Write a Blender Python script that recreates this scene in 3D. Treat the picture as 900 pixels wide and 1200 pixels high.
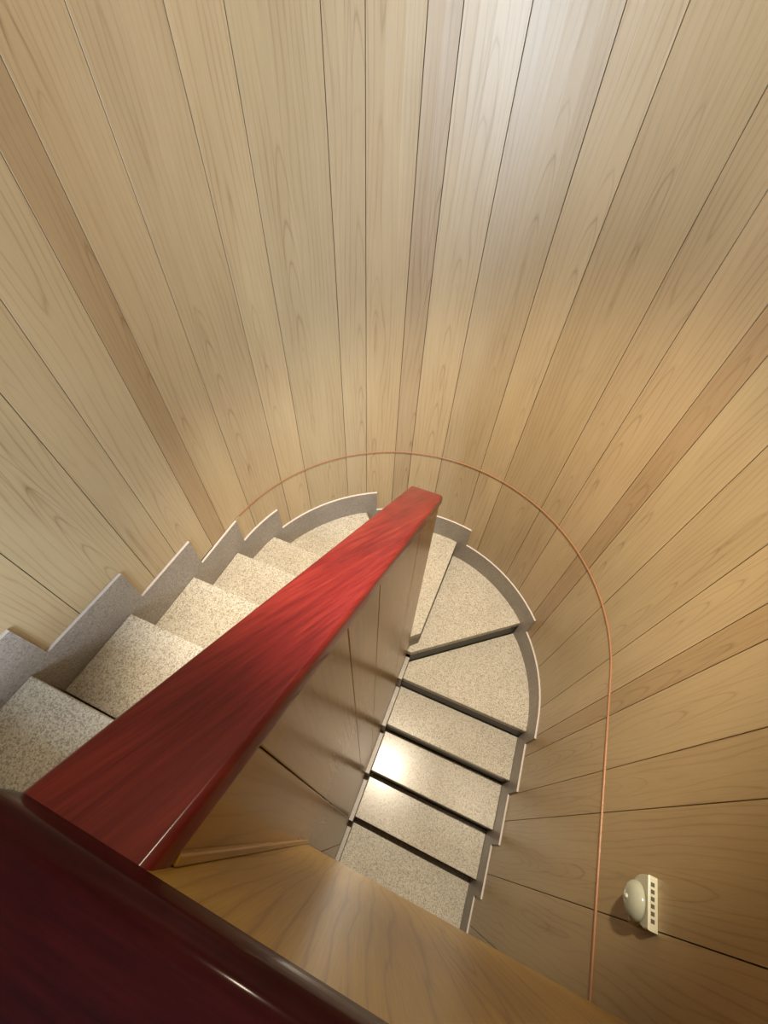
import bpy, bmesh, math, random
from mathutils import Matrix, Vector
random.seed(7)
for o in list(bpy.data.objects):
    bpy.data.objects.remove(o)
scene = bpy.context.scene
COL = scene.collection
# World frame: X across the stair, Y along the flights (away from the viewer), Z up, landing floor at Z = 0.
EYE = 1.119          # camera height over the landing floor
# ------------------------------------------------------------------ camera
F_PX, NX, NY, TH = 479.01, 430.54, 976.06, math.radians(69.844)
def make_camera():
    n = Vector(((NX-450)/F_PX, (NY-600)/F_PX, 1.0)).normalized()
    z = Vector((0, 0, 1)); e2 = (z-n*n.dot(z)).normalized(); e1 = n.cross(e2)
    if e1.x < 0: e1 = -e1
    U = e1*math.cos(TH)+e2*math.sin(TH); V = e1*math.sin(TH)-e2*math.cos(TH)
    up = -n
    cols = []
    for a in (Vector((1, 0, 0)), Vector((0, -1, 0)), Vector((0, 0, -1))):   # camera right, up, back
        cols.append(Vector((a.dot(V), a.dot(U), a.dot(up))))
    m = Matrix((cols[0], cols[1], cols[2])).transposed().to_4x4()
    m.translation = Vector((0, 0, EYE))
    cd = bpy.data.cameras.new('camera'); cam = bpy.data.objects.new('camera', cd)
    cd.sensor_fit = 'HORIZONTAL'; cd.sensor_width = 36.0; cd.lens = 36.0*F_PX/900.0
    cd.clip_start = 0.01
    cam.matrix_world = m; COL.objects.link(cam); scene.camera = cam
make_camera()
# ------------------------------------------------------------------ light and exposure
scene.view_settings.view_transform = 'Standard'; scene.view_settings.look = 'None'
scene.view_settings.exposure = 0.0; scene.view_settings.gamma = 1.0
scene.view_settings.use_curve_mapping = False
w = bpy.data.worlds.new('world'); scene.world = w; w.use_nodes = True
w.node_tree.nodes['Background'].inputs[0].default_value = (0.75, 0.85, 1.0, 1)
w.node_tree.nodes['Background'].inputs[1].default_value = 0.3
CEIL = EYE+1.30
def light(name, kind, loc, rot, power, color, **kw):
    d = bpy.data.lights.new(name, kind); d.energy = power; d.color = color
    for k, v in kw.items(): setattr(d, k, v)
    o = bpy.data.objects.new(name, d); o.location = loc; o.rotation_euler = rot; COL.objects.link(o); return o
# downlight in the ceiling over the turn of the stair
light('downlight_lamp', 'SPOT', (-0.08, 0.83, CEIL-0.03), (0, 0, 0), 660, (1.0, 0.862, 0.66),
      spot_size=math.radians(50.5), spot_blend=0.6, shadow_soft_size=0.05)
light('downlight_bulb', 'POINT', (-0.08, 0.83, CEIL-0.06), (0, 0, 0), 18, (1.0, 0.862, 0.66), shadow_soft_size=0.05)
# daylight through the landing's glazed rear opening
light('window_daylight', 'AREA', (-0.08, -2.03, 0.98), (math.radians(90), 0, 0), 126, (0.68, 0.83, 1.0),
      shape='RECTANGLE', size=0.9, size_y=1.75)

# ------------------------------------------------------------------ plan of the stair well
VL, VR, UC = -1.083, 0.6785, 0.8036
RAD = (VR-VL)/2; VC = (VR+VL)/2; ARC = math.pi*RAD
SKT = 0.009          # skirting thickness
RISE = 0.17
def zl(i): return -RISE*(i+1)          # level of step i (0 = first step under the landing)
def wall_pt(s, off=0.0):               # s along the wall line, off towards the room
    if s < 0: return (VL+off, UC+s)
    if s > ARC: return (VR-off, UC-(s-ARC))
    t = s/RAD; r = RAD-off
    return (VC-r*math.cos(t), UC+r*math.sin(t))
def s_of(v, u):                        # wall coordinate of a point on (or near) the wall
    if u <= UC: return u-UC if v < VC else ARC+(UC-u)
    return RAD*math.atan2(u-UC, -(v-VC))
def ray_dir(px, py):                   # plan direction of a pixel's ray seen from the camera
    n = Vector(((NX-450)/F_PX, (NY-600)/F_PX, 1.0)).normalized()
    z = Vector((0, 0, 1)); e2 = (z-n*n.dot(z)).normalized(); e1 = n.cross(e2)
    if e1.x < 0: e1 = -e1
    U = e1*math.cos(TH)+e2*math.sin(TH); V = e1*math.sin(TH)-e2*math.cos(TH)
    d = Vector(((px-450)/F_PX, (py-600)/F_PX, 1.0))
    return d.dot(V), d.dot(U)
def joint_s(px, py):                   # where a wall joint at that bearing meets the wall
    dv, du = ray_dir(px, py); best = None
    k = math.hypot(dv, du); dv /= k; du /= k
    t = 0.0
    while t < 6:
        v, u = dv*t, du*t
        out = (abs(v-VC) > RAD) if u < UC else (math.hypot(u-UC, v-VC) > RAD)
        if out: return s_of(v, u)
        t += 0.002
# ------------------------------------------------------------------ helpers
def link(name, bm, mats, parent=None, smooth=False):
    me = bpy.data.meshes.new(name); bm.to_mesh(me); bm.free()
    for m in (mats if isinstance(mats, (list, tuple)) else [mats]): me.materials.append(m)
    if smooth:
        for p in me.polygons: p.use_smooth = True
    o = bpy.data.objects.new(name, me); COL.objects.link(o)
    if parent: o.parent = parent
    return o
def empty(name, loc, label, cat, group=None):
    o = bpy.data.objects.new(name, None); o.location = loc; o.empty_display_size = 0.1
    o['label'] = label; o['category'] = cat
    if group: o['group'] = group
    COL.objects.link(o); return o
def structure(o):
    o['kind'] = 'structure'; return o
def adopt(o, root):                    # parent without moving (meshes are modelled in world coordinates)
    o.parent = root; o.location = -root.location
    return o
def box_bm(a, b, bm=None):
    bm = bm or bmesh.new()
    g = bmesh.ops.create_cube(bm, size=1.0)
    for v in g['verts']:
        v.co = Vector([(a[i]+b[i])/2+v.co[i]*(b[i]-a[i]) for i in range(3)])
    return bm
def bevel(bm, w, seg=1, edges=None):
    bmesh.ops.bevel(bm, geom=edges or list(bm.edges), offset=w, segments=seg, profile=0.5, affect='EDGES')
    return bm
def prism_bm(poly, z0, z1, bm=None):
    bm = bm or bmesh.new()
    area = sum(poly[i][0]*poly[(i+1) % len(poly)][1]-poly[(i+1) % len(poly)][0]*poly[i][1] for i in range(len(poly)))
    if area < 0: poly = poly[::-1]
    lo = [bm.verts.new((x, y, z0)) for x, y in poly]; hi = [bm.verts.new((x, y, z1)) for x, y in poly]
    bm.faces.new(lo[::-1]); bm.faces.new(hi)
    for i in range(len(poly)):
        j = (i+1) % len(poly); bm.faces.new((lo[i], lo[j], hi[j], hi[i]))
    return bm
def uv_by(bm, fn):
    lay = bm.loops.layers.uv.verify()
    for f in bm.faces:
        for l in f.loops: l[lay].uv = fn(l.vert.co)
# ------------------------------------------------------------------ materials
class NT:
    def __init__(s, name):
        s.m = bpy.data.materials.new(name); s.m.use_nodes = True; s.t = s.m.node_tree
        s.b = s.t.nodes['Principled BSDF']
    def n(s, typ, **kw):
        o = s.t.nodes.new(typ)
        for k, v in kw.items(): setattr(o, k, v)
        return o
    def l(s, a, b): s.t.links.new(a, b)
    def math(s, op, a, b=None, c=None):
        o = s.n('ShaderNodeMath', operation=op)
        for i, x in enumerate((a, b, c)):
            if x is None: continue
            if isinstance(x, (int, float)): o.inputs[i].default_value = x
            else: s.l(x, o.inputs[i])
        return o.outputs[0]
    def noise(s, vec, scale, detail=3, rough=0.5, dist=0.0):
        o = s.n('ShaderNodeTexNoise'); o.inputs['Scale'].default_value = scale
        o.inputs['Detail'].default_value = detail; o.inputs['Roughness'].default_value = rough
        o.inputs['Distortion'].default_value = dist
        if vec is not None: s.l(vec, o.inputs['Vector'])
        return o.outputs[0]
    def ramp(s, fac, stops):
        o = s.n('ShaderNodeValToRGB'); e = o.color_ramp.elements
        e[0].position, e[0].color = stops[0][0], (*stops[0][1], 1)
        e[1].position, e[1].color = stops[-1][0], (*stops[-1][1], 1)
        for p, c in stops[1:-1]:
            x = e.new(p); x.color = (*c, 1)
        s.l(fac, o.inputs[0]); return o.outputs[0]
    def mix(s, fac, a, b, mode='MIX'):
        o = s.n('ShaderNodeMix', data_type='RGBA', blend_type=mode)
        for x, i in ((fac, 0), (a, 6), (b, 7)):
            if isinstance(x, (int, float)): o.inputs[i].default_value = x
            elif isinstance(x, tuple): o.inputs[i].default_value = (*x, 1)
            else: s.l(x, o.inputs[i])
        return o.outputs[2]
    def bump(s, h, strength, dist):
        o = s.n('ShaderNodeBump'); o.inputs['Strength'].default_value = strength; o.inputs['Distance'].default_value = dist
        s.l(h, o.inputs['Height']); s.l(o.outputs[0], s.b.inputs['Normal'])
    def set(s, **kw):
        for k, v in kw.items():
            i = s.b.inputs[k.replace('_', ' ')]
            i.default_value = (*v, 1) if isinstance(v, tuple) else v
def wood_mat(name, light_c, dark_c, rough, grain=1.0, tint=True, arch=18.0, spec=0.5, bump=0.12):
    # plank-cut wood: growth rings cut by the face give cathedral arches; UV is (across, along) in metres
    N = NT(name)
    uv = N.n('ShaderNodeUVMap').outputs[0]
    oi = N.n('ShaderNodeObjectInfo')
    sep = N.n('ShaderNodeSeparateXYZ'); N.l(uv, sep.inputs[0])
    rnd = oi.outputs['Random']
    x = N.math('ADD', sep.outputs[0], N.math('MULTIPLY', N.math('SUBTRACT', rnd, 0.5), 0.10))
    y = N.math('ADD', sep.outputs[1], N.math('MULTIPLY', rnd, 37.0))
    cb = N.n('ShaderNodeCombineXYZ'); N.l(N.math('MULTIPLY', x, 6.0), cb.inputs[0]); N.l(N.math('MULTIPLY', y, 0.9), cb.inputs[1])
    N.l(N.math('MULTIPLY', rnd, 11.0), cb.inputs[2])
    wob = N.noise(cb.outputs[0], 1.0, 2, 0.5)
    cb2 = N.n('ShaderNodeCombineXYZ'); N.l(N.math('MULTIPLY', x, 30.0), cb2.inputs[0]); N.l(N.math('MULTIPLY', y, 3.0), cb2.inputs[1])
    wob2 = N.noise(cb2.outputs[0], 1.0, 2, 0.5)
    r = N.math('SQRT', N.math('ADD', N.math('MULTIPLY', x, x), 0.00012))
    ring = N.math('ADD', N.math('MULTIPLY', r, 3.0), N.math('ADD', N.math('MULTIPLY', wob, 0.34), N.math('MULTIPLY', wob2, 0.05)))
    saw = N.math('FRACT', N.math('MULTIPLY', ring, arch*2))
    late = N.math('POWER', N.math('PINGPONG', N.math('MULTIPLY', ring, arch*2), 1.0), 6.0)
    cb3 = N.n('ShaderNodeCombineXYZ'); N.l(N.math('MULTIPLY', x, 420.0), cb3.inputs[0]); N.l(N.math('MULTIPLY', y, 9.0), cb3.inputs[1])
    fib = N.noise(cb3.outputs[0], 1.0, 3, 0.6)
    cb4 = N.n('ShaderNodeCombineXYZ'); N.l(N.math('MULTIPLY', x, 9.0), cb4.inputs[0]); N.l(N.math('MULTIPLY', y, 1.6), cb4.inputs[1])
    blot = N.noise(cb4.outputs[0], 1.0, 2, 0.5)
    fade = N.math('MULTIPLY', late, N.math('MULTIPLY_ADD', blot, 1.6, -0.25))
    # flame figure down the middle of some planks
    ph = N.math('ADD', N.math('MULTIPLY_ADD', N.math('MULTIPLY', x, x), 260.0, y), N.math('ADD', N.math('MULTIPLY', wob, 0.9), N.math('MULTIPLY', wob2, 0.10)))
    fl = N.math('POWER', N.math('PINGPONG', N.math('MULTIPLY', ph, 13.0), 1.0), 9.0)
    mr = N.n('ShaderNodeMapRange', interpolation_type='SMOOTHSTEP'); N.l(N.math('ABSOLUTE', x), mr.inputs[0])
    for k, v in ((1, 0.022), (2, 0.05), (3, 1.0), (4, 0.0)): mr.inputs[k].default_value = v
    cb5 = N.n('ShaderNodeCombineXYZ'); N.l(N.math('MULTIPLY', y, 1.1), cb5.inputs[1]); N.l(rnd, cb5.inputs[2])
    mr2 = N.n('ShaderNodeMapRange', interpolation_type='SMOOTHSTEP'); N.l(N.noise(cb5.outputs[0], 1.0, 1), mr2.inputs[0])
    for k, v in ((1, 0.44), (2, 0.58), (3, 0.0), (4, 1.0)): mr2.inputs[k].default_value = v
    fade = N.math('ADD', fade, N.math('MULTIPLY', fl, N.math('MULTIPLY', mr.outputs[0], mr2.outputs[0])))
    fac = N.math('ADD', N.math('MULTIPLY', fade, 0.55*grain), N.math('MULTIPLY_ADD', fib, 0.55*grain, -0.10))
    fac = N.math('ADD', fac, N.math('MULTIPLY_ADD', blot, 0.5*grain, -0.22*grain))
    fac.node.use_clamp = True
    c = N.mix(fac, light_c, dark_c)
    if tint: c = N.mix(1.0, c, oi.outputs['Color'], 'MULTIPLY')
    N.l(c, N.b.inputs['Base Color'])
    N.set(Roughness=rough, IOR=1.5); N.b.inputs['Specular IOR Level'].default_value = spec
    N.bump(fib, bump, 0.0006)
    return N.m
M_WOOD = wood_mat('blond_panel_wood', (0.535, 0.418, 0.252), (0.27, 0.175, 0.085), 0.41, 1.0, spec=1.0)
M_WOOD_GLOSS = wood_mat('varnished_panel_wood', (0.42, 0.24, 0.036), (0.26, 0.13, 0.02), 0.24, spec=0.22, bump=0.02)
def red_wood(name, stops, rough, coat_rough, spec, coat):
    N = NT(name)
    uv = N.n('ShaderNodeUVMap').outputs[0]
    mp = N.n('ShaderNodeMapping'); N.l(uv, mp.inputs[0]); mp.inputs['Scale'].default_value = (130, 7, 1)
    a = N.noise(mp.outputs[0], 1.0, 4, 0.65)
    mp2 = N.n('ShaderNodeMapping'); N.l(uv, mp2.inputs[0]); mp2.inputs['Scale'].default_value = (18, 3, 1)
    b = N.noise(mp2.outputs[0], 1.0, 3, 0.5)
    f = N.math('MULTIPLY_ADD', a, 0.65, N.math('MULTIPLY', b, 0.45))
    c = N.ramp(f, stops)
    N.l(c, N.b.inputs['Base Color'])
    N.set(Roughness=rough, IOR=1.5); N.b.inputs['Coat Weight'].default_value = coat; N.b.inputs['Coat Roughness'].default_value = coat_rough
    N.b.inputs['Specular IOR Level'].default_value = spec; N.b.inputs['Coat IOR'].default_value = 1.36
    N.bump(f, 0.25, 0.0012)
    return N.m
M_RED = red_wood('red_mahogany', [(0.34, (0.045, 0.003, 0.004)), (0.52, (0.115, 0.008, 0.009)), (0.74, (0.185, 0.020, 0.016))], 0.4, 0.13, 0.15, 0.5)
M_MAROON_SHADED = red_wood('shaded_maroon_varnish', [(0.36, (0.016, 0.001, 0.003)), (0.55, (0.032, 0.002, 0.004)), (0.74, (0.05, 0.004, 0.005))], 0.5, 0.10, 0.04, 0.35)  # maroon varnish, its colour deepened for the light the viewer's body blocks
def terrazzo(name, base, chip_dark, chip_light, rough, scale=1.0, mott=0.5, spec=0.5):
    N = NT(name)
    tc = N.n('ShaderNodeTexCoord').outputs['Object']
    v = N.n('ShaderNodeTexVoronoi'); v.inputs['Scale'].default_value = 210*scale; N.l(tc, v.inputs['Vector'])
    v2 = N.n('ShaderNodeTexVoronoi'); v2.inputs['Scale'].default_value = 340*scale; N.l(tc, v2.inputs['Vector'])
    bw = N.n('ShaderNodeSeparateColor'); N.l(v.outputs['Color'], bw.inputs[0])
    bw2 = N.n('ShaderNodeSeparateColor'); N.l(v2.outputs['Color'], bw2.inputs[0])
    big = N.noise(tc, 5.0, 3, 0.55)
    c = N.mix(N.math('MULTIPLY', N.math('GREATER_THAN', bw.outputs[0], 0.62), 0.75), base, chip_dark)
    c = N.mix(N.math('MULTIPLY', N.math('GREATER_THAN', bw2.outputs[1], 0.72), 0.7), c, chip_light)
    c = N.mix(N.math('MULTIPLY_ADD', big, mott, -0.24*mott), c, tuple(0.62*x for x in base))
    N.l(c, N.b.inputs['Base Color'])
    N.set(Roughness=rough, IOR=1.5)
    N.b.inputs['Specular IOR Level'].default_value = spec
    N.bump(bw.outputs[1], 0.08, 0.001)
    return N.m
M_TREAD = terrazzo('cream_terrazzo', (0.47, 0.43, 0.355), (0.25, 0.215, 0.165), (0.68, 0.64, 0.57), 0.20, 1.0, 0.7, 0.25)
M_SKIRT = terrazzo('grey_terrazzo', (0.34, 0.302, 0.268), (0.22, 0.19, 0.165), (0.45, 0.42, 0.39), 0.42, 1.0, 1.1)
M_RISER_SHADED = terrazzo('shaded_terrazzo', (0.032, 0.031, 0.032), (0.018, 0.018, 0.018), (0.06, 0.058, 0.055), 0.5)  # near-black colour carries the shade on the lower flight's risers
def plain(name, color, rough, spec=None, bump=0.0, bscale=40):
    N = NT(name)
    tc = N.n('ShaderNodeTexCoord').outputs['Object']
    nz = N.noise(tc, bscale, 3)
    N.l(N.mix(nz, tuple(0.85*x for x in color), tuple(min(1, 1.12*x) for x in color)), N.b.inputs['Base Color'])
    N.set(Roughness=rough)
    if bump: N.bump(nz, bump, 0.002)
    return N.m
M_GROUT = plain('pale_cement_edge', (0.50, 0.445, 0.41), 0.6, bump=0.3)
M_GAP = plain('dark_joint', (0.10, 0.055, 0.025), 0.8)
M_TRIM = plain('reddish_bead_wood', (0.27, 0.125, 0.06), 0.35)
M_PLASTER = plain('landing_plaster', (0.62, 0.60, 0.56), 0.8)
M_CEIL = plain('darkened_ceiling', (0.26, 0.19, 0.12), 0.7)  # unseen ceiling, made dark brown to dull its reflection in the handrail
M_IVORY = plain('ivory_plastic', (0.62, 0.60, 0.46), 0.28)
M_DOME = plain('grey_green_enamel', (0.46, 0.48, 0.38), 0.16)
M_BLACK = plain('dark_slot', (0.10, 0.085, 0.055), 0.7)
M_METAL = plain('screw_metal', (0.55, 0.55, 0.48), 0.25)

# ------------------------------------------------------------------ wall of planks
S0 = UC*-1-2.05; S1 = ARC+UC+2.05        # planks run back past the camera to the landing's rear wall
ZTOP, ZTRIM, ZBOT = CEIL, EYE-1.611, -2.62
TINTS = {}
def seg_s(a, b, step=0.055):
    n = max(1, int(math.ceil((b-a)/step)))
    return [a+(b-a)*i/n for i in range(n+1)]
def plank_bm(a, b, z0, z1):
    bm = bmesh.new(); c = 0.0003; d = 0.013
    prof = [(a, 0.002-c), (a+c, 0.0)] + [(s, 0.0) for s in seg_s(a, b)[1:-1]] + [(b-c, 0.0), (b, 0.002-c)]
    prof = [(a, -c)] + prof[1:-1] + [(b, -c)]
    lay = bm.loops.layers.uv.verify(); mid = (a+b)/2
    fr = []; bk = []
    for s, off in prof:
        x, y = wall_pt(s, off); fr.append([bm.verts.new((x, y, z)) for z in (z0, z1)])
        x, y = wall_pt(s, -d); bk.append([bm.verts.new((x, y, z)) for z in (z0, z1)])
    S = {}
    for i, (s, off) in enumerate(prof):
        for vs in (fr[i], bk[i]):
            for v in vs: S[v] = s
    def f(*vs):
        fc = bm.faces.new(vs)
        for l in fc.loops: l[lay].uv = (S[l.vert]-mid, l.vert.co.z)
    n = len(prof)
    for i in range(n-1):
        f(fr[i][0], fr[i][1], fr[i+1][1], fr[i+1][0])
        f(bk[i+1][0], bk[i+1][1], bk[i][1], bk[i][0])
        f(fr[i][1], bk[i][1], bk[i+1][1], fr[i+1][1])
        f(fr[i+1][0], bk[i+1][0], bk[i][0], fr[i][0])
    f(bk[0][0], bk[0][1], fr[0][1], fr[0][0]); f(fr[-1][0], fr[-1][1], bk[-1][1], bk[-1][0])
    return bm
def backing(name, a, b):
    bm = bmesh.new(); ss = seg_s(a, b)
    rows = []
    for s in ss:
        row = []
        for off in (-0.012, -0.11):
            x, y = wall_pt(s, off); row += [bm.verts.new((x, y, z)) for z in (ZBOT-0.1, ZTOP+0.1)]
        rows.append(row)
    for p, q in zip(rows, rows[1:]):
        bm.faces.new((p[0], p[1], q[1], q[0])); bm.faces.new((q[2], q[3], p[3], p[2]))
        bm.faces.new((p[1], p[3], q[3], q[1])); bm.faces.new((q[0], q[2], p[2], p[0]))
    p = rows[0]; bm.faces.new((p[2], p[3], p[1], p[0])); p = rows[-1]; bm.faces.new((p[0], p[1], p[3], p[2]))
    return structure(link(name, bm, M_GAP))
W_L = backing('wall_left', S0, 0.0); W_B = backing('wall_back', 0.0, ARC); W_R = backing('wall_right', ARC, S1)
JP = [(0, 648), (0, 460), (0, 350), (0, 178), (0, 65), (75, 0), (191, 0), (262, 0), (375, 0), (428, 0), (502, 0), (544, 0),
      (625, 0), (735, 0), (809, 0), (900, 100), (900, 222), (900, 357), (900, 417), (900, 522), (900, 638), (900, 707),
      (900, 749), (900, 852), (900, 936), (900, 1136)]
JS = sorted(joint_s(*p) for p in JP)
tints = {0: (1, 1, .98), 1: (.96, .97, .95), 2: (.93, .92, .90), 3: (1, 1, 1), 4: (.80, .72, .66), 5: (1.0, .98, .95), 6: (.95, .92, .90),
         7: (1.02, 1.0, .98), 8: (.93, .93, .92), 9: (.97, .97, .98), 10: (1.02, 1.0, .98), 11: (.90, .86, .86), 12: (1.04, 1.03, 1.02), 13: (.94, .93, .94),
         14: (1.03, 1.01, 1.0), 15: (.90, .86, .80), 16: (.92, .87, .82), 17: (1.0, .94, .88), 18: (.84, .74, .66), 19: (1.0, .98, .92), 20: (.97, .95, .88),
         21: (1.03, 1.0, .94), 22: (.84, .75, .62), 23: (.96, .92, .82), 24: (.92, .86, .74), 25: (.90, .84, .70), 26: (.94, .88, .75)}
edges = list(JS)
while edges[0] > S0+0.05: edges.insert(0, max(S0, edges[0]-0.24))
k0 = edges.index(JS[0])
while edges[-1] < S1-0.05: edges.append(min(S1, edges[-1]+0.24))
G = 0.0012
for i, (a, b) in enumerate(zip(edges, edges[1:])):
    mid = (a+b)/2; root = W_L if mid < 0 else (W_R if mid > ARC else W_B)
    t = tints.get(i-k0+1, (random.uniform(.88, 1), )*3)
    up = link('panel', plank_bm(a+G, b-G, ZTRIM+0.003, ZTOP), M_WOOD, root); up.color = (*t, 1)
    if b > -0.1:
        lo = link('panel', plank_bm(a+G, b-G, ZBOT, ZTRIM-0.003), M_WOOD, root); lo.color = (*t, 1)
# thin bead between the upper and the lower panels
def bead():
    bm = bmesh.new(); a, b = 0.075, ARC+UC+0.25; h = 0.0034; d = 0.005; rows = []
    for s in seg_s(a, b, 0.03):
        row = []
        for off, z in ((-0.002, -h), (d*0.7, -h*0.8), (d, 0), (d*0.7, h*0.8), (-0.002, h)):
            x, y = wall_pt(s, off); row.append(bm.verts.new((x, y, ZTRIM+z)))
        rows.append(row)
    for p, q in zip(rows, rows[1:]):
        for j in range(4): bm.faces.new((p[j], p[j+1], q[j+1], q[j]))
    bm.faces.new(rows[0][::-1]); bm.faces.new(rows[-1])
    return structure(link('trim_1', bm, M_TRIM))
bead()
# ------------------------------------------------------------------ room shell out of frame: ceiling, landing, floor, rear wall with its window
YB = UC+S0+0.0
YR = -2.05
structure(link('ceiling', box_bm((VL-0.12, YR-0.1, CEIL), (VR+0.12, UC+RAD+0.12, CEIL+0.1)), M_CEIL))
structure(link('floor', box_bm((VL-0.1, YR-0.1, ZBOT-0.12), (VR+0.1, UC+RAD+0.1, ZBOT)), M_SKIRT))
landing = prism_bm([(VL+0.001, YR), (VR-0.001, YR), (VR-0.001, -0.11), (-0.245, -0.11), (-0.245, -0.33), (VL+0.001, -0.33)], -0.13, 0.0)
structure(link('landing', landing, M_TREAD))
bm = bmesh.new(); wx0, wx1, wz0, wz1 = -0.58, 0.42, 0.06, 1.9
for a, b in (((VL-.1, YR-.1, ZBOT), (wx0, YR, ZTOP)), ((wx1, YR-.1, ZBOT), (VR+.1, YR, ZTOP)), ((wx0, YR-.1, ZBOT), (wx1, YR, wz0)), ((wx0, YR-.1, wz1), (wx1, YR, ZTOP))):
    box_bm(a, b, bm)
structure(link('wall_front', bm, M_PLASTER))

# ------------------------------------------------------------------ staircase
STAIR = empty('staircase', (0.3, 0.3, ZBOT), 'cream terrazzo staircase turning around the red-capped dividing wall with grey stepped skirting', 'staircase')
# nosing i: (inner point, outer point on the wall)
us = [-0.0448, 0.2509, 0.5227, 0.7802]
PL, PR = -0.24, -0.104            # inner ends of the left / right flight at the dividing wall
nos = [((PL, -0.33), (VL, -0.33))] + [((PL, u), (VL, u)) for u in us]
nos.append(((-0.25, 1.01), wall_pt(s_of(VL, 1.026))))
nos[-1] = ((-0.25, 1.01), wall_pt(RAD*math.asin((1.03-UC)/RAD)))
nos.append(((-0.19, 0.985), wall_pt(s_of(-0.674, 1.513))))
nos.append(((-0.085, 0.96), wall_pt(s_of(-0.070, 1.659))))
nos.append(((PR, 0.892), wall_pt(s_of(0.4715, 1.342))))
for k in range(6): nos.append(((PR, 0.7812-k*0.2453), (VR, 0.7812-k*0.2453)))
def outer_s(p): return s_of(*p)
sn = [outer_s(n[1]) for n in nos]
TT = 0.045                         # tread slab thickness
def inset_outer(n, s):             # nosing's outer end pulled in by the skirting thickness
    return wall_pt(s, SKT)
for i in range(len(nos)-1):
    a, b = nos[i], nos[i+1]; z = zl(i)
    poly = [a[0]]
    ss = seg_s(sn[i], sn[i+1], 0.05) if sn[i+1] > 0 and sn[i] < ARC else [sn[i], sn[i+1]]
    poly += [wall_pt(s, SKT) for s in ss]
    poly.append(b[0])
    if i == 6: poly += [(-0.135, 0.912), (-0.235, 0.912)]
    if i == 7: poly += [(-0.1305, 0.892), (-0.1305, 0.935)]
    bm = prism_bm(poly, z-TT, z)
    top = [e for e in bm.edges if all(abs(v.co.z-z) < 1e-6 for v in e.verts)]
    bevel(bm, 0.004, 2, top)
    adopt(link('tread', bm, M_TREAD), STAIR)
    # riser under this tread's nosing, set back a little
    p, q = Vector(b[0]), Vector(wall_pt(sn[i+1], SKT)); d = (q-p).normalized()
    back = Vector(a[0])+Vector(a[1])-p-q; nrm = Vector((-d.y, d.x))
    if nrm.dot(back) < 0: nrm = -nrm
    r0, r1 = 0.004, 0.030
    quad = [tuple(p+nrm*r0), tuple(q+nrm*r0), tuple(q+nrm*r1), tuple(p+nrm*r1)]
    adopt(link('riser', prism_bm(quad, z-RISE+0.0005, z-TT), M_RISER_SHADED if i >= 5 else M_SKIRT), STAIR)  # lower risers take the copy with shade in its colour, upper ones plain grey
adopt(link('riser', prism_bm([(-0.087, 0.963), (-0.1345, 0.9155), (-0.1345, 0.93), (-0.095, 0.97)], zl(7)+0.0005, zl(6)-TT), M_SKIRT), STAIR)
def skirting(i, height=0.1856, ext=0.068):
    sa, sb, sc = sn[i]+ext, sn[i+1], sn[i+1]+ext; z = zl(i); zt = z+height
    if i == 0: sa = sn[0]
    cols = [(s, z-0.02) for s in seg_s(sa, sb, 0.05)] + [(s, zl(i+1)-0.02) for s in seg_s(sb, sc, 0.05)]
    bm = bmesh.new(); rows = []
    for s, zb in cols:
        x, y = wall_pt(s, SKT-0.0003); X, Y = wall_pt(s, 0.0003)
        rows.append((bm.verts.new((x, y, zb)), bm.verts.new((x, y, zt-0.003)), bm.verts.new((X, Y, zt)), bm.verts.new((X, Y, zb)), s))
    for p, q in zip(rows, rows[1:]):
        if abs(p[4]-q[4]) < 1e-6:
            bm.faces.new((p[0], p[3], q[3], q[0])); continue
        bm.faces.new((p[0], p[1], q[1], q[0]))
        f = bm.faces.new((p[1], p[2], q[2], q[1])); f.material_index = 1
        bm.faces.new((p[2], p[3], q[3], q[2])); bm.faces.new((p[3], p[0], q[0], q[3]))
    p = rows[0]; bm.faces.new((p[3], p[2], p[1], p[0])); p = rows[-1]; f = bm.faces.new((p[0], p[1], p[2], p[3])); f.material_index = 1
    return adopt(link('skirting', bm, [M_SKIRT, M_GROUT]), STAIR)
for i in range(len(nos)-1): skirting(i)
# narrow upstand of the same terrazzo along the dividing wall on the lower flight
for i in range(8, len(nos)-1):
    ya, yb = nos[i][0][1], nos[i+1][0][1]; z = zl(i); k0_ = 0.0 if i == 8 else 0.03
    bm = prism_bm([(ya-k0_, z-0.02), (ya-k0_, z+0.07), (yb-0.03, z+0.07), (yb-0.03, z-RISE-0.02), (yb, z-RISE-0.02), (yb, z-0.02)], 0, 0.024)
    for v in bm.verts: v.co = Vector((-0.1295+v.co.z, v.co.x, v.co.y))
    bmesh.ops.recalc_face_normals(bm, faces=bm.faces)
    adopt(link('skirting', bm, M_SKIRT), STAIR)
# ------------------------------------------------------------------ dividing wall with its red sloping cap
PAR = empty('dividing_wall', (-0.18, 0.4, ZBOT), 'tan wood-panelled dividing wall with red sloping cap between the two flights', 'wall')
def capz(u): return EYE-(0.41+0.687*u)     # top plane of the cap
CL, CR, CT = -0.24, -0.125, 0.038
Y0, Y1 = -0.072, 0.909
bm = prism_bm([(Y0-0.04, ZBOT), (Y1-0.005, ZBOT), (Y1-0.005, capz(Y1)-CT-0.002), (Y0-0.04, capz(Y0-0.04)-CT-0.002)], 0, 1)
for v in bm.verts: v.co = Vector((CL+0.012 if v.co.z < .5 else CR-0.02, v.co.x, v.co.y))
bmesh.ops.recalc_face_normals(bm, faces=bm.faces)
adopt(link('core', bm, M_GAP), PAR)
bm = box_bm((CL+0.012, -0.9, ZBOT), (CR-0.02, Y0-0.041, -0.135)); adopt(link('core', bm, M_GAP), PAR)
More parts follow.
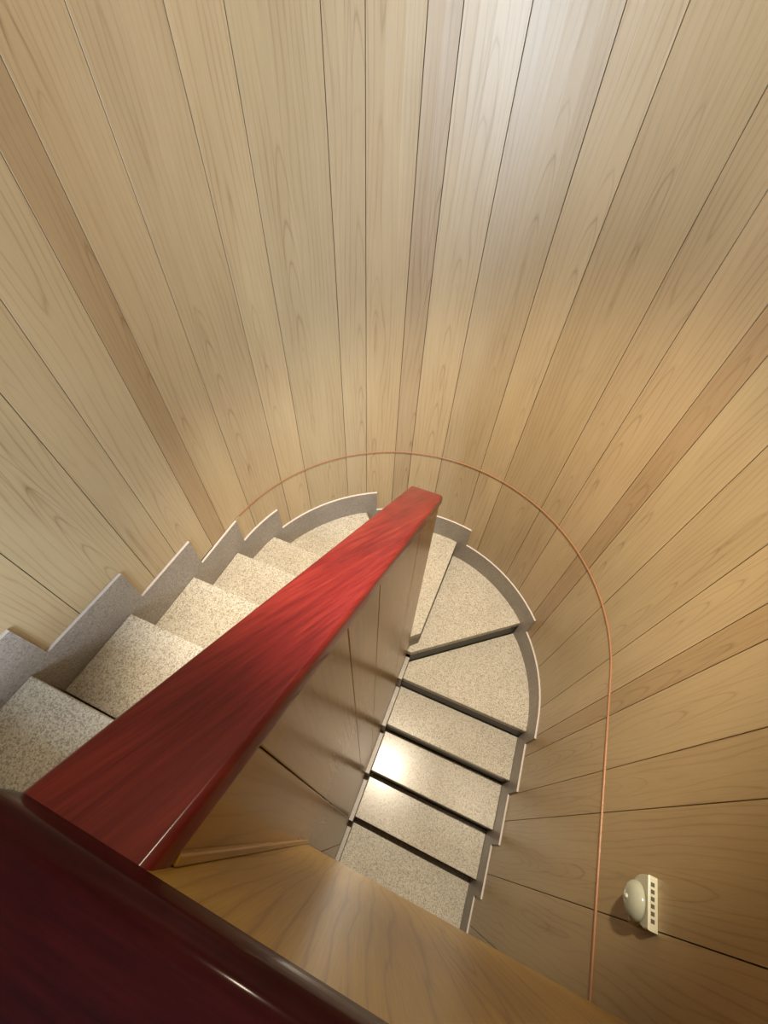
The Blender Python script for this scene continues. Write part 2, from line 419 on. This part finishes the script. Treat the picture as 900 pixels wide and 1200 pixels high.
for y0, y1 in ((-0.9, -0.6), (-0.599, -0.36), (-0.359, -0.113)):
    bm = box_bm((CR-0.0195, y0, ZBOT), (CR-0.006, y1, -0.135)); uv_by(bm, lambda co: (co.y-(y0+y1)/2, co.z)); adopt(link('panel', bm, M_WOOD_GLOSS), PAR)
def face_joint(px, py, x):
    dv, du = ray_dir(px, py); return du/dv*x
pj = [-0.112]+sorted(face_joint(px, py, CR-0.006) for px, py in ((312.5, 880.8), (410, 760), (445, 697)))+[0.66, Y1-0.006]
for a, b in zip(pj, pj[1:]):
    a += 0.0008; b -= 0.0008; x0, x1 = CR-0.0195, CR-0.006
    bm = bmesh.new()
    vs = {}
    for x in (x0, x1):
        for y in (a, b):
            for top in (0, 1): vs[x, y, top] = bm.verts.new((x, y, (capz(y)-CT-0.001) if top else ZBOT))
    A = lambda x, y, t: vs[x, y, t]
    for q in (((x1, a, 0), (x1, b, 0), (x1, b, 1), (x1, a, 1)), ((x0, b, 0), (x0, a, 0), (x0, a, 1), (x0, b, 1)),
              ((x0, a, 0), (x1, a, 0), (x1, a, 1), (x0, a, 1)), ((x1, b, 0), (x0, b, 0), (x0, b, 1), (x1, b, 1)),
              ((x0, a, 1), (x1, a, 1), (x1, b, 1), (x0, b, 1)), ((x0, b, 0), (x1, b, 0), (x1, a, 0), (x0, a, 0))):
        bm.faces.new([vs[k] for k in q])
    m = (a+b)/2; uv_by(bm, lambda co: (co.y-m, co.z))
    bevel(bm, 0.0015, 1, [e for e in bm.edges if all(abs(v.co.x-x1) < 1e-6 for v in e.verts)])
    o = adopt(link('panel', bm, M_WOOD_GLOSS), PAR); g = random.uniform(.9, 1.03); o.color = (g, g, g, 1)
bm = box_bm((CR-0.006, Y0-0.0012, -0.13), (CR+0.002, Y0+0.007, capz(Y0+0.007)-CT-0.002)); bevel(bm, 0.0015, 2)
uv_by(bm, lambda co: (co.y, co.z)); adopt(link('corner_batten', bm, M_WOOD_GLOSS), PAR)
# cap
bm = prism_bm([(Y0-0.03, capz(Y0-0.03)), (Y1, capz(Y1)), (Y1, capz(Y1)-CT), (Y0-0.03, capz(Y0-0.03)-CT)], 0, 1)
for v in bm.verts: v.co = Vector((CL if v.co.z < .5 else CR, v.co.x, v.co.y))
bmesh.ops.recalc_face_normals(bm, faces=bm.faces)
ed = []
for e in bm.edges:
    top = all(v.co.z > capz(v.co.y)-0.001 for v in e.verts); far = all(abs(v.co.y-Y1) < 1e-5 for v in e.verts)
    if top or far: ed.append(e)
bevel(bm, 0.009, 4, ed)
uv_by(bm, lambda co: (co.x+0.3*co.z, co.y*1.2))
o = adopt(link('cap', bm, M_RED, smooth=True), PAR); o['label'] = 'red varnished wooden cap sloping down with the stair'
o.data.set_sharp_from_angle(angle=math.radians(40)) if hasattr(o.data, 'set_sharp_from_angle') else None

# ------------------------------------------------------------------ balustrade at the landing's edge
BAL = empty('landing_balustrade', (0.2, -0.15, 0), 'low pale wood balustrade of the landing with thick dark red handrail, nearest the viewer', 'balustrade')
bx0, bx1 = -0.262, VR-0.002
cz0, cz1 = EYE-0.362, EYE-0.318
bm = box_bm((bx0, -0.30, cz0), (bx1, -0.0725, cz1))
vert = [e for e in bm.edges if all(abs(v.co.x-bx0) < 1e-6 for v in e.verts) and abs(e.verts[0].co.z-e.verts[1].co.z) > 0.01]
bevel(bm, 0.03, 5, vert)
top = [e for e in bm.edges if all(abs(v.co.z-cz1) < 1e-6 for v in e.verts)]
bevel(bm, 0.016, 6, top)
bot = [e for e in bm.edges if all(abs(v.co.z-cz0) < 1e-6 for v in e.verts)]
bevel(bm, 0.004, 3, bot)
uv_by(bm, lambda co: (co.y+0.5*co.z, co.x*1.2))
o = adopt(link('handrail', bm, M_MAROON_SHADED, smooth=True), BAL); o['label'] = 'thick dark red handrail with rounded edges'
fz = EYE-1.25
bm = box_bm((CR-0.004, -0.092, fz), (bx1, -0.0735, cz0)); uv_by(bm, lambda co: (co.x-0.14, co.z))
bevel(bm, 0.002, 1, [e for e in bm.edges if all(v.co.z < fz+0.001 for v in e.verts)])
o = adopt(link('front_panel', bm, wood_mat('varnished_front_wood', (0.47, 0.305, 0.07), (0.23, 0.125, 0.025), 0.3, 1.9, True, 17.0, 0.3, 0.04)), BAL)
bm = box_bm((CR-0.004, -0.108, 0.0005), (bx1, -0.0925, cz0)); adopt(link('backing_board', bm, M_GAP), BAL)
bm = box_bm((bx0+0.02, -0.27, 0.0005), (bx1, -0.255, cz0)); uv_by(bm, lambda co: (co.x-0.14, co.z)); adopt(link('rear_panel', bm, M_WOOD), BAL)
bm = box_bm((bx0+0.02, -0.2545, 0.0005), (bx0+0.035, -0.113, cz0)); uv_by(bm, lambda co: (co.y, co.z)); adopt(link('end_panel', bm, M_WOOD), BAL)

# ------------------------------------------------------------------ old electric bell on the right wall
BELL = empty('electric_bell', (VR, 0.135, EYE-1.335), 'old ivory electric bell with round dome, screwed to the right wall panelling', 'bell')
bz0, bz1 = EYE-1.384, EYE-1.293; by0, by1 = 0.085, 0.187; bt = 0.021
outline = [(by0, bz1), (by1, bz1), (by1, bz1-0.030)]
for k in range(1, 7):                  # rounded lower corner under the dome at the far end
    t = math.pi/2*k/6; outline.append((by1-0.040+0.040*math.cos(t), bz1-0.030-0.050*math.sin(t)))
outline += [(by0+0.022, bz0-0.004), (by0, bz0)]
for k in range(1, 6):                  # waisted near end that flares into the foot
    t = k/6; outline.append((by0+0.009*math.sin(math.pi*t), bz0+(bz1-bz0-0.025)*t))
outline.append((by0, bz1-0.025))
seen = []
for p in outline:
    if not any(abs(p[0]-q[0])+abs(p[1]-q[1]) < 1e-5 for q in seen): seen.append(p)
bm = prism_bm(seen, 0, bt)
for v in bm.verts: v.co = Vector((VR-0.0005-v.co.z, v.co.x, v.co.y))
bmesh.ops.recalc_face_normals(bm, faces=bm.faces)
bevel(bm, 0.003, 2, [e for e in bm.edges if all(v.co.x < VR-bt+0.002 for v in e.verts)])
BASE = adopt(link('base', bm, M_IVORY, smooth=False), BELL)
for k in range(6):
    y = by0+0.018+k*0.0135
    bm = box_bm((VR-0.0155, y-0.0038, bz1-0.001), (VR-0.0075, y+0.0042, bz1+0.0006))
    s = link('vent_slot', bm, M_BLACK); s.parent = BASE
def lathe(profile, seg=40):
    bm = bmesh.new(); rows = []
    for r, h in profile:
        rows.append([bm.verts.new((-h, r*math.cos(2*math.pi*k/seg), r*math.sin(2*math.pi*k/seg))) for k in range(seg)] if r > 1e-6 else [bm.verts.new((-h, 0, 0))])
    for p, q in zip(rows, rows[1:]):
        for k in range(seg):
            j = (k+1) % seg
            if len(p) == 1: bm.faces.new((p[0], q[j], q[k]))
            elif len(q) == 1: bm.faces.new((p[k], p[j], q[0]))
            else: bm.faces.new((p[k], p[j], q[j], q[k]))
    bmesh.ops.recalc_face_normals(bm, faces=bm.faces)
    return bm
dr = 0.041; prof = [(dr-0.003, 0.0), (dr, 0.001)]
for k in range(1, 10):
    a = math.pi/2*k/9; prof.append((dr*math.cos(a)**0.85 if k < 9 else 0.0, 0.001+0.023*math.sin(a)))
bm = lathe(prof)
DC = Vector((VR-bt-0.003, 0.131, EYE-1.338))
for v in bm.verts: v.co += DC
adopt(link('dome', bm, M_DOME, smooth=True), BELL)
bm = lathe([(0.008, -0.006), (0.008, 0.004)]+[(0.0, 0.0045)], 16)
for v in bm.verts: v.co += DC
adopt(link('post', bm, M_METAL), BELL)
bm = lathe([(0.0055, 0.0), (0.005, 0.003), (0.003, 0.0045), (0.0, 0.005)], 20)
for v in bm.verts: v.co += DC+Vector((-0.0235, 0, 0))
adopt(link('screw', bm, M_METAL, smooth=True), BELL)
# ------------------------------------------------------------------ downlight fitting over the turn, just out of the frame
bpy.context.view_layer.update()
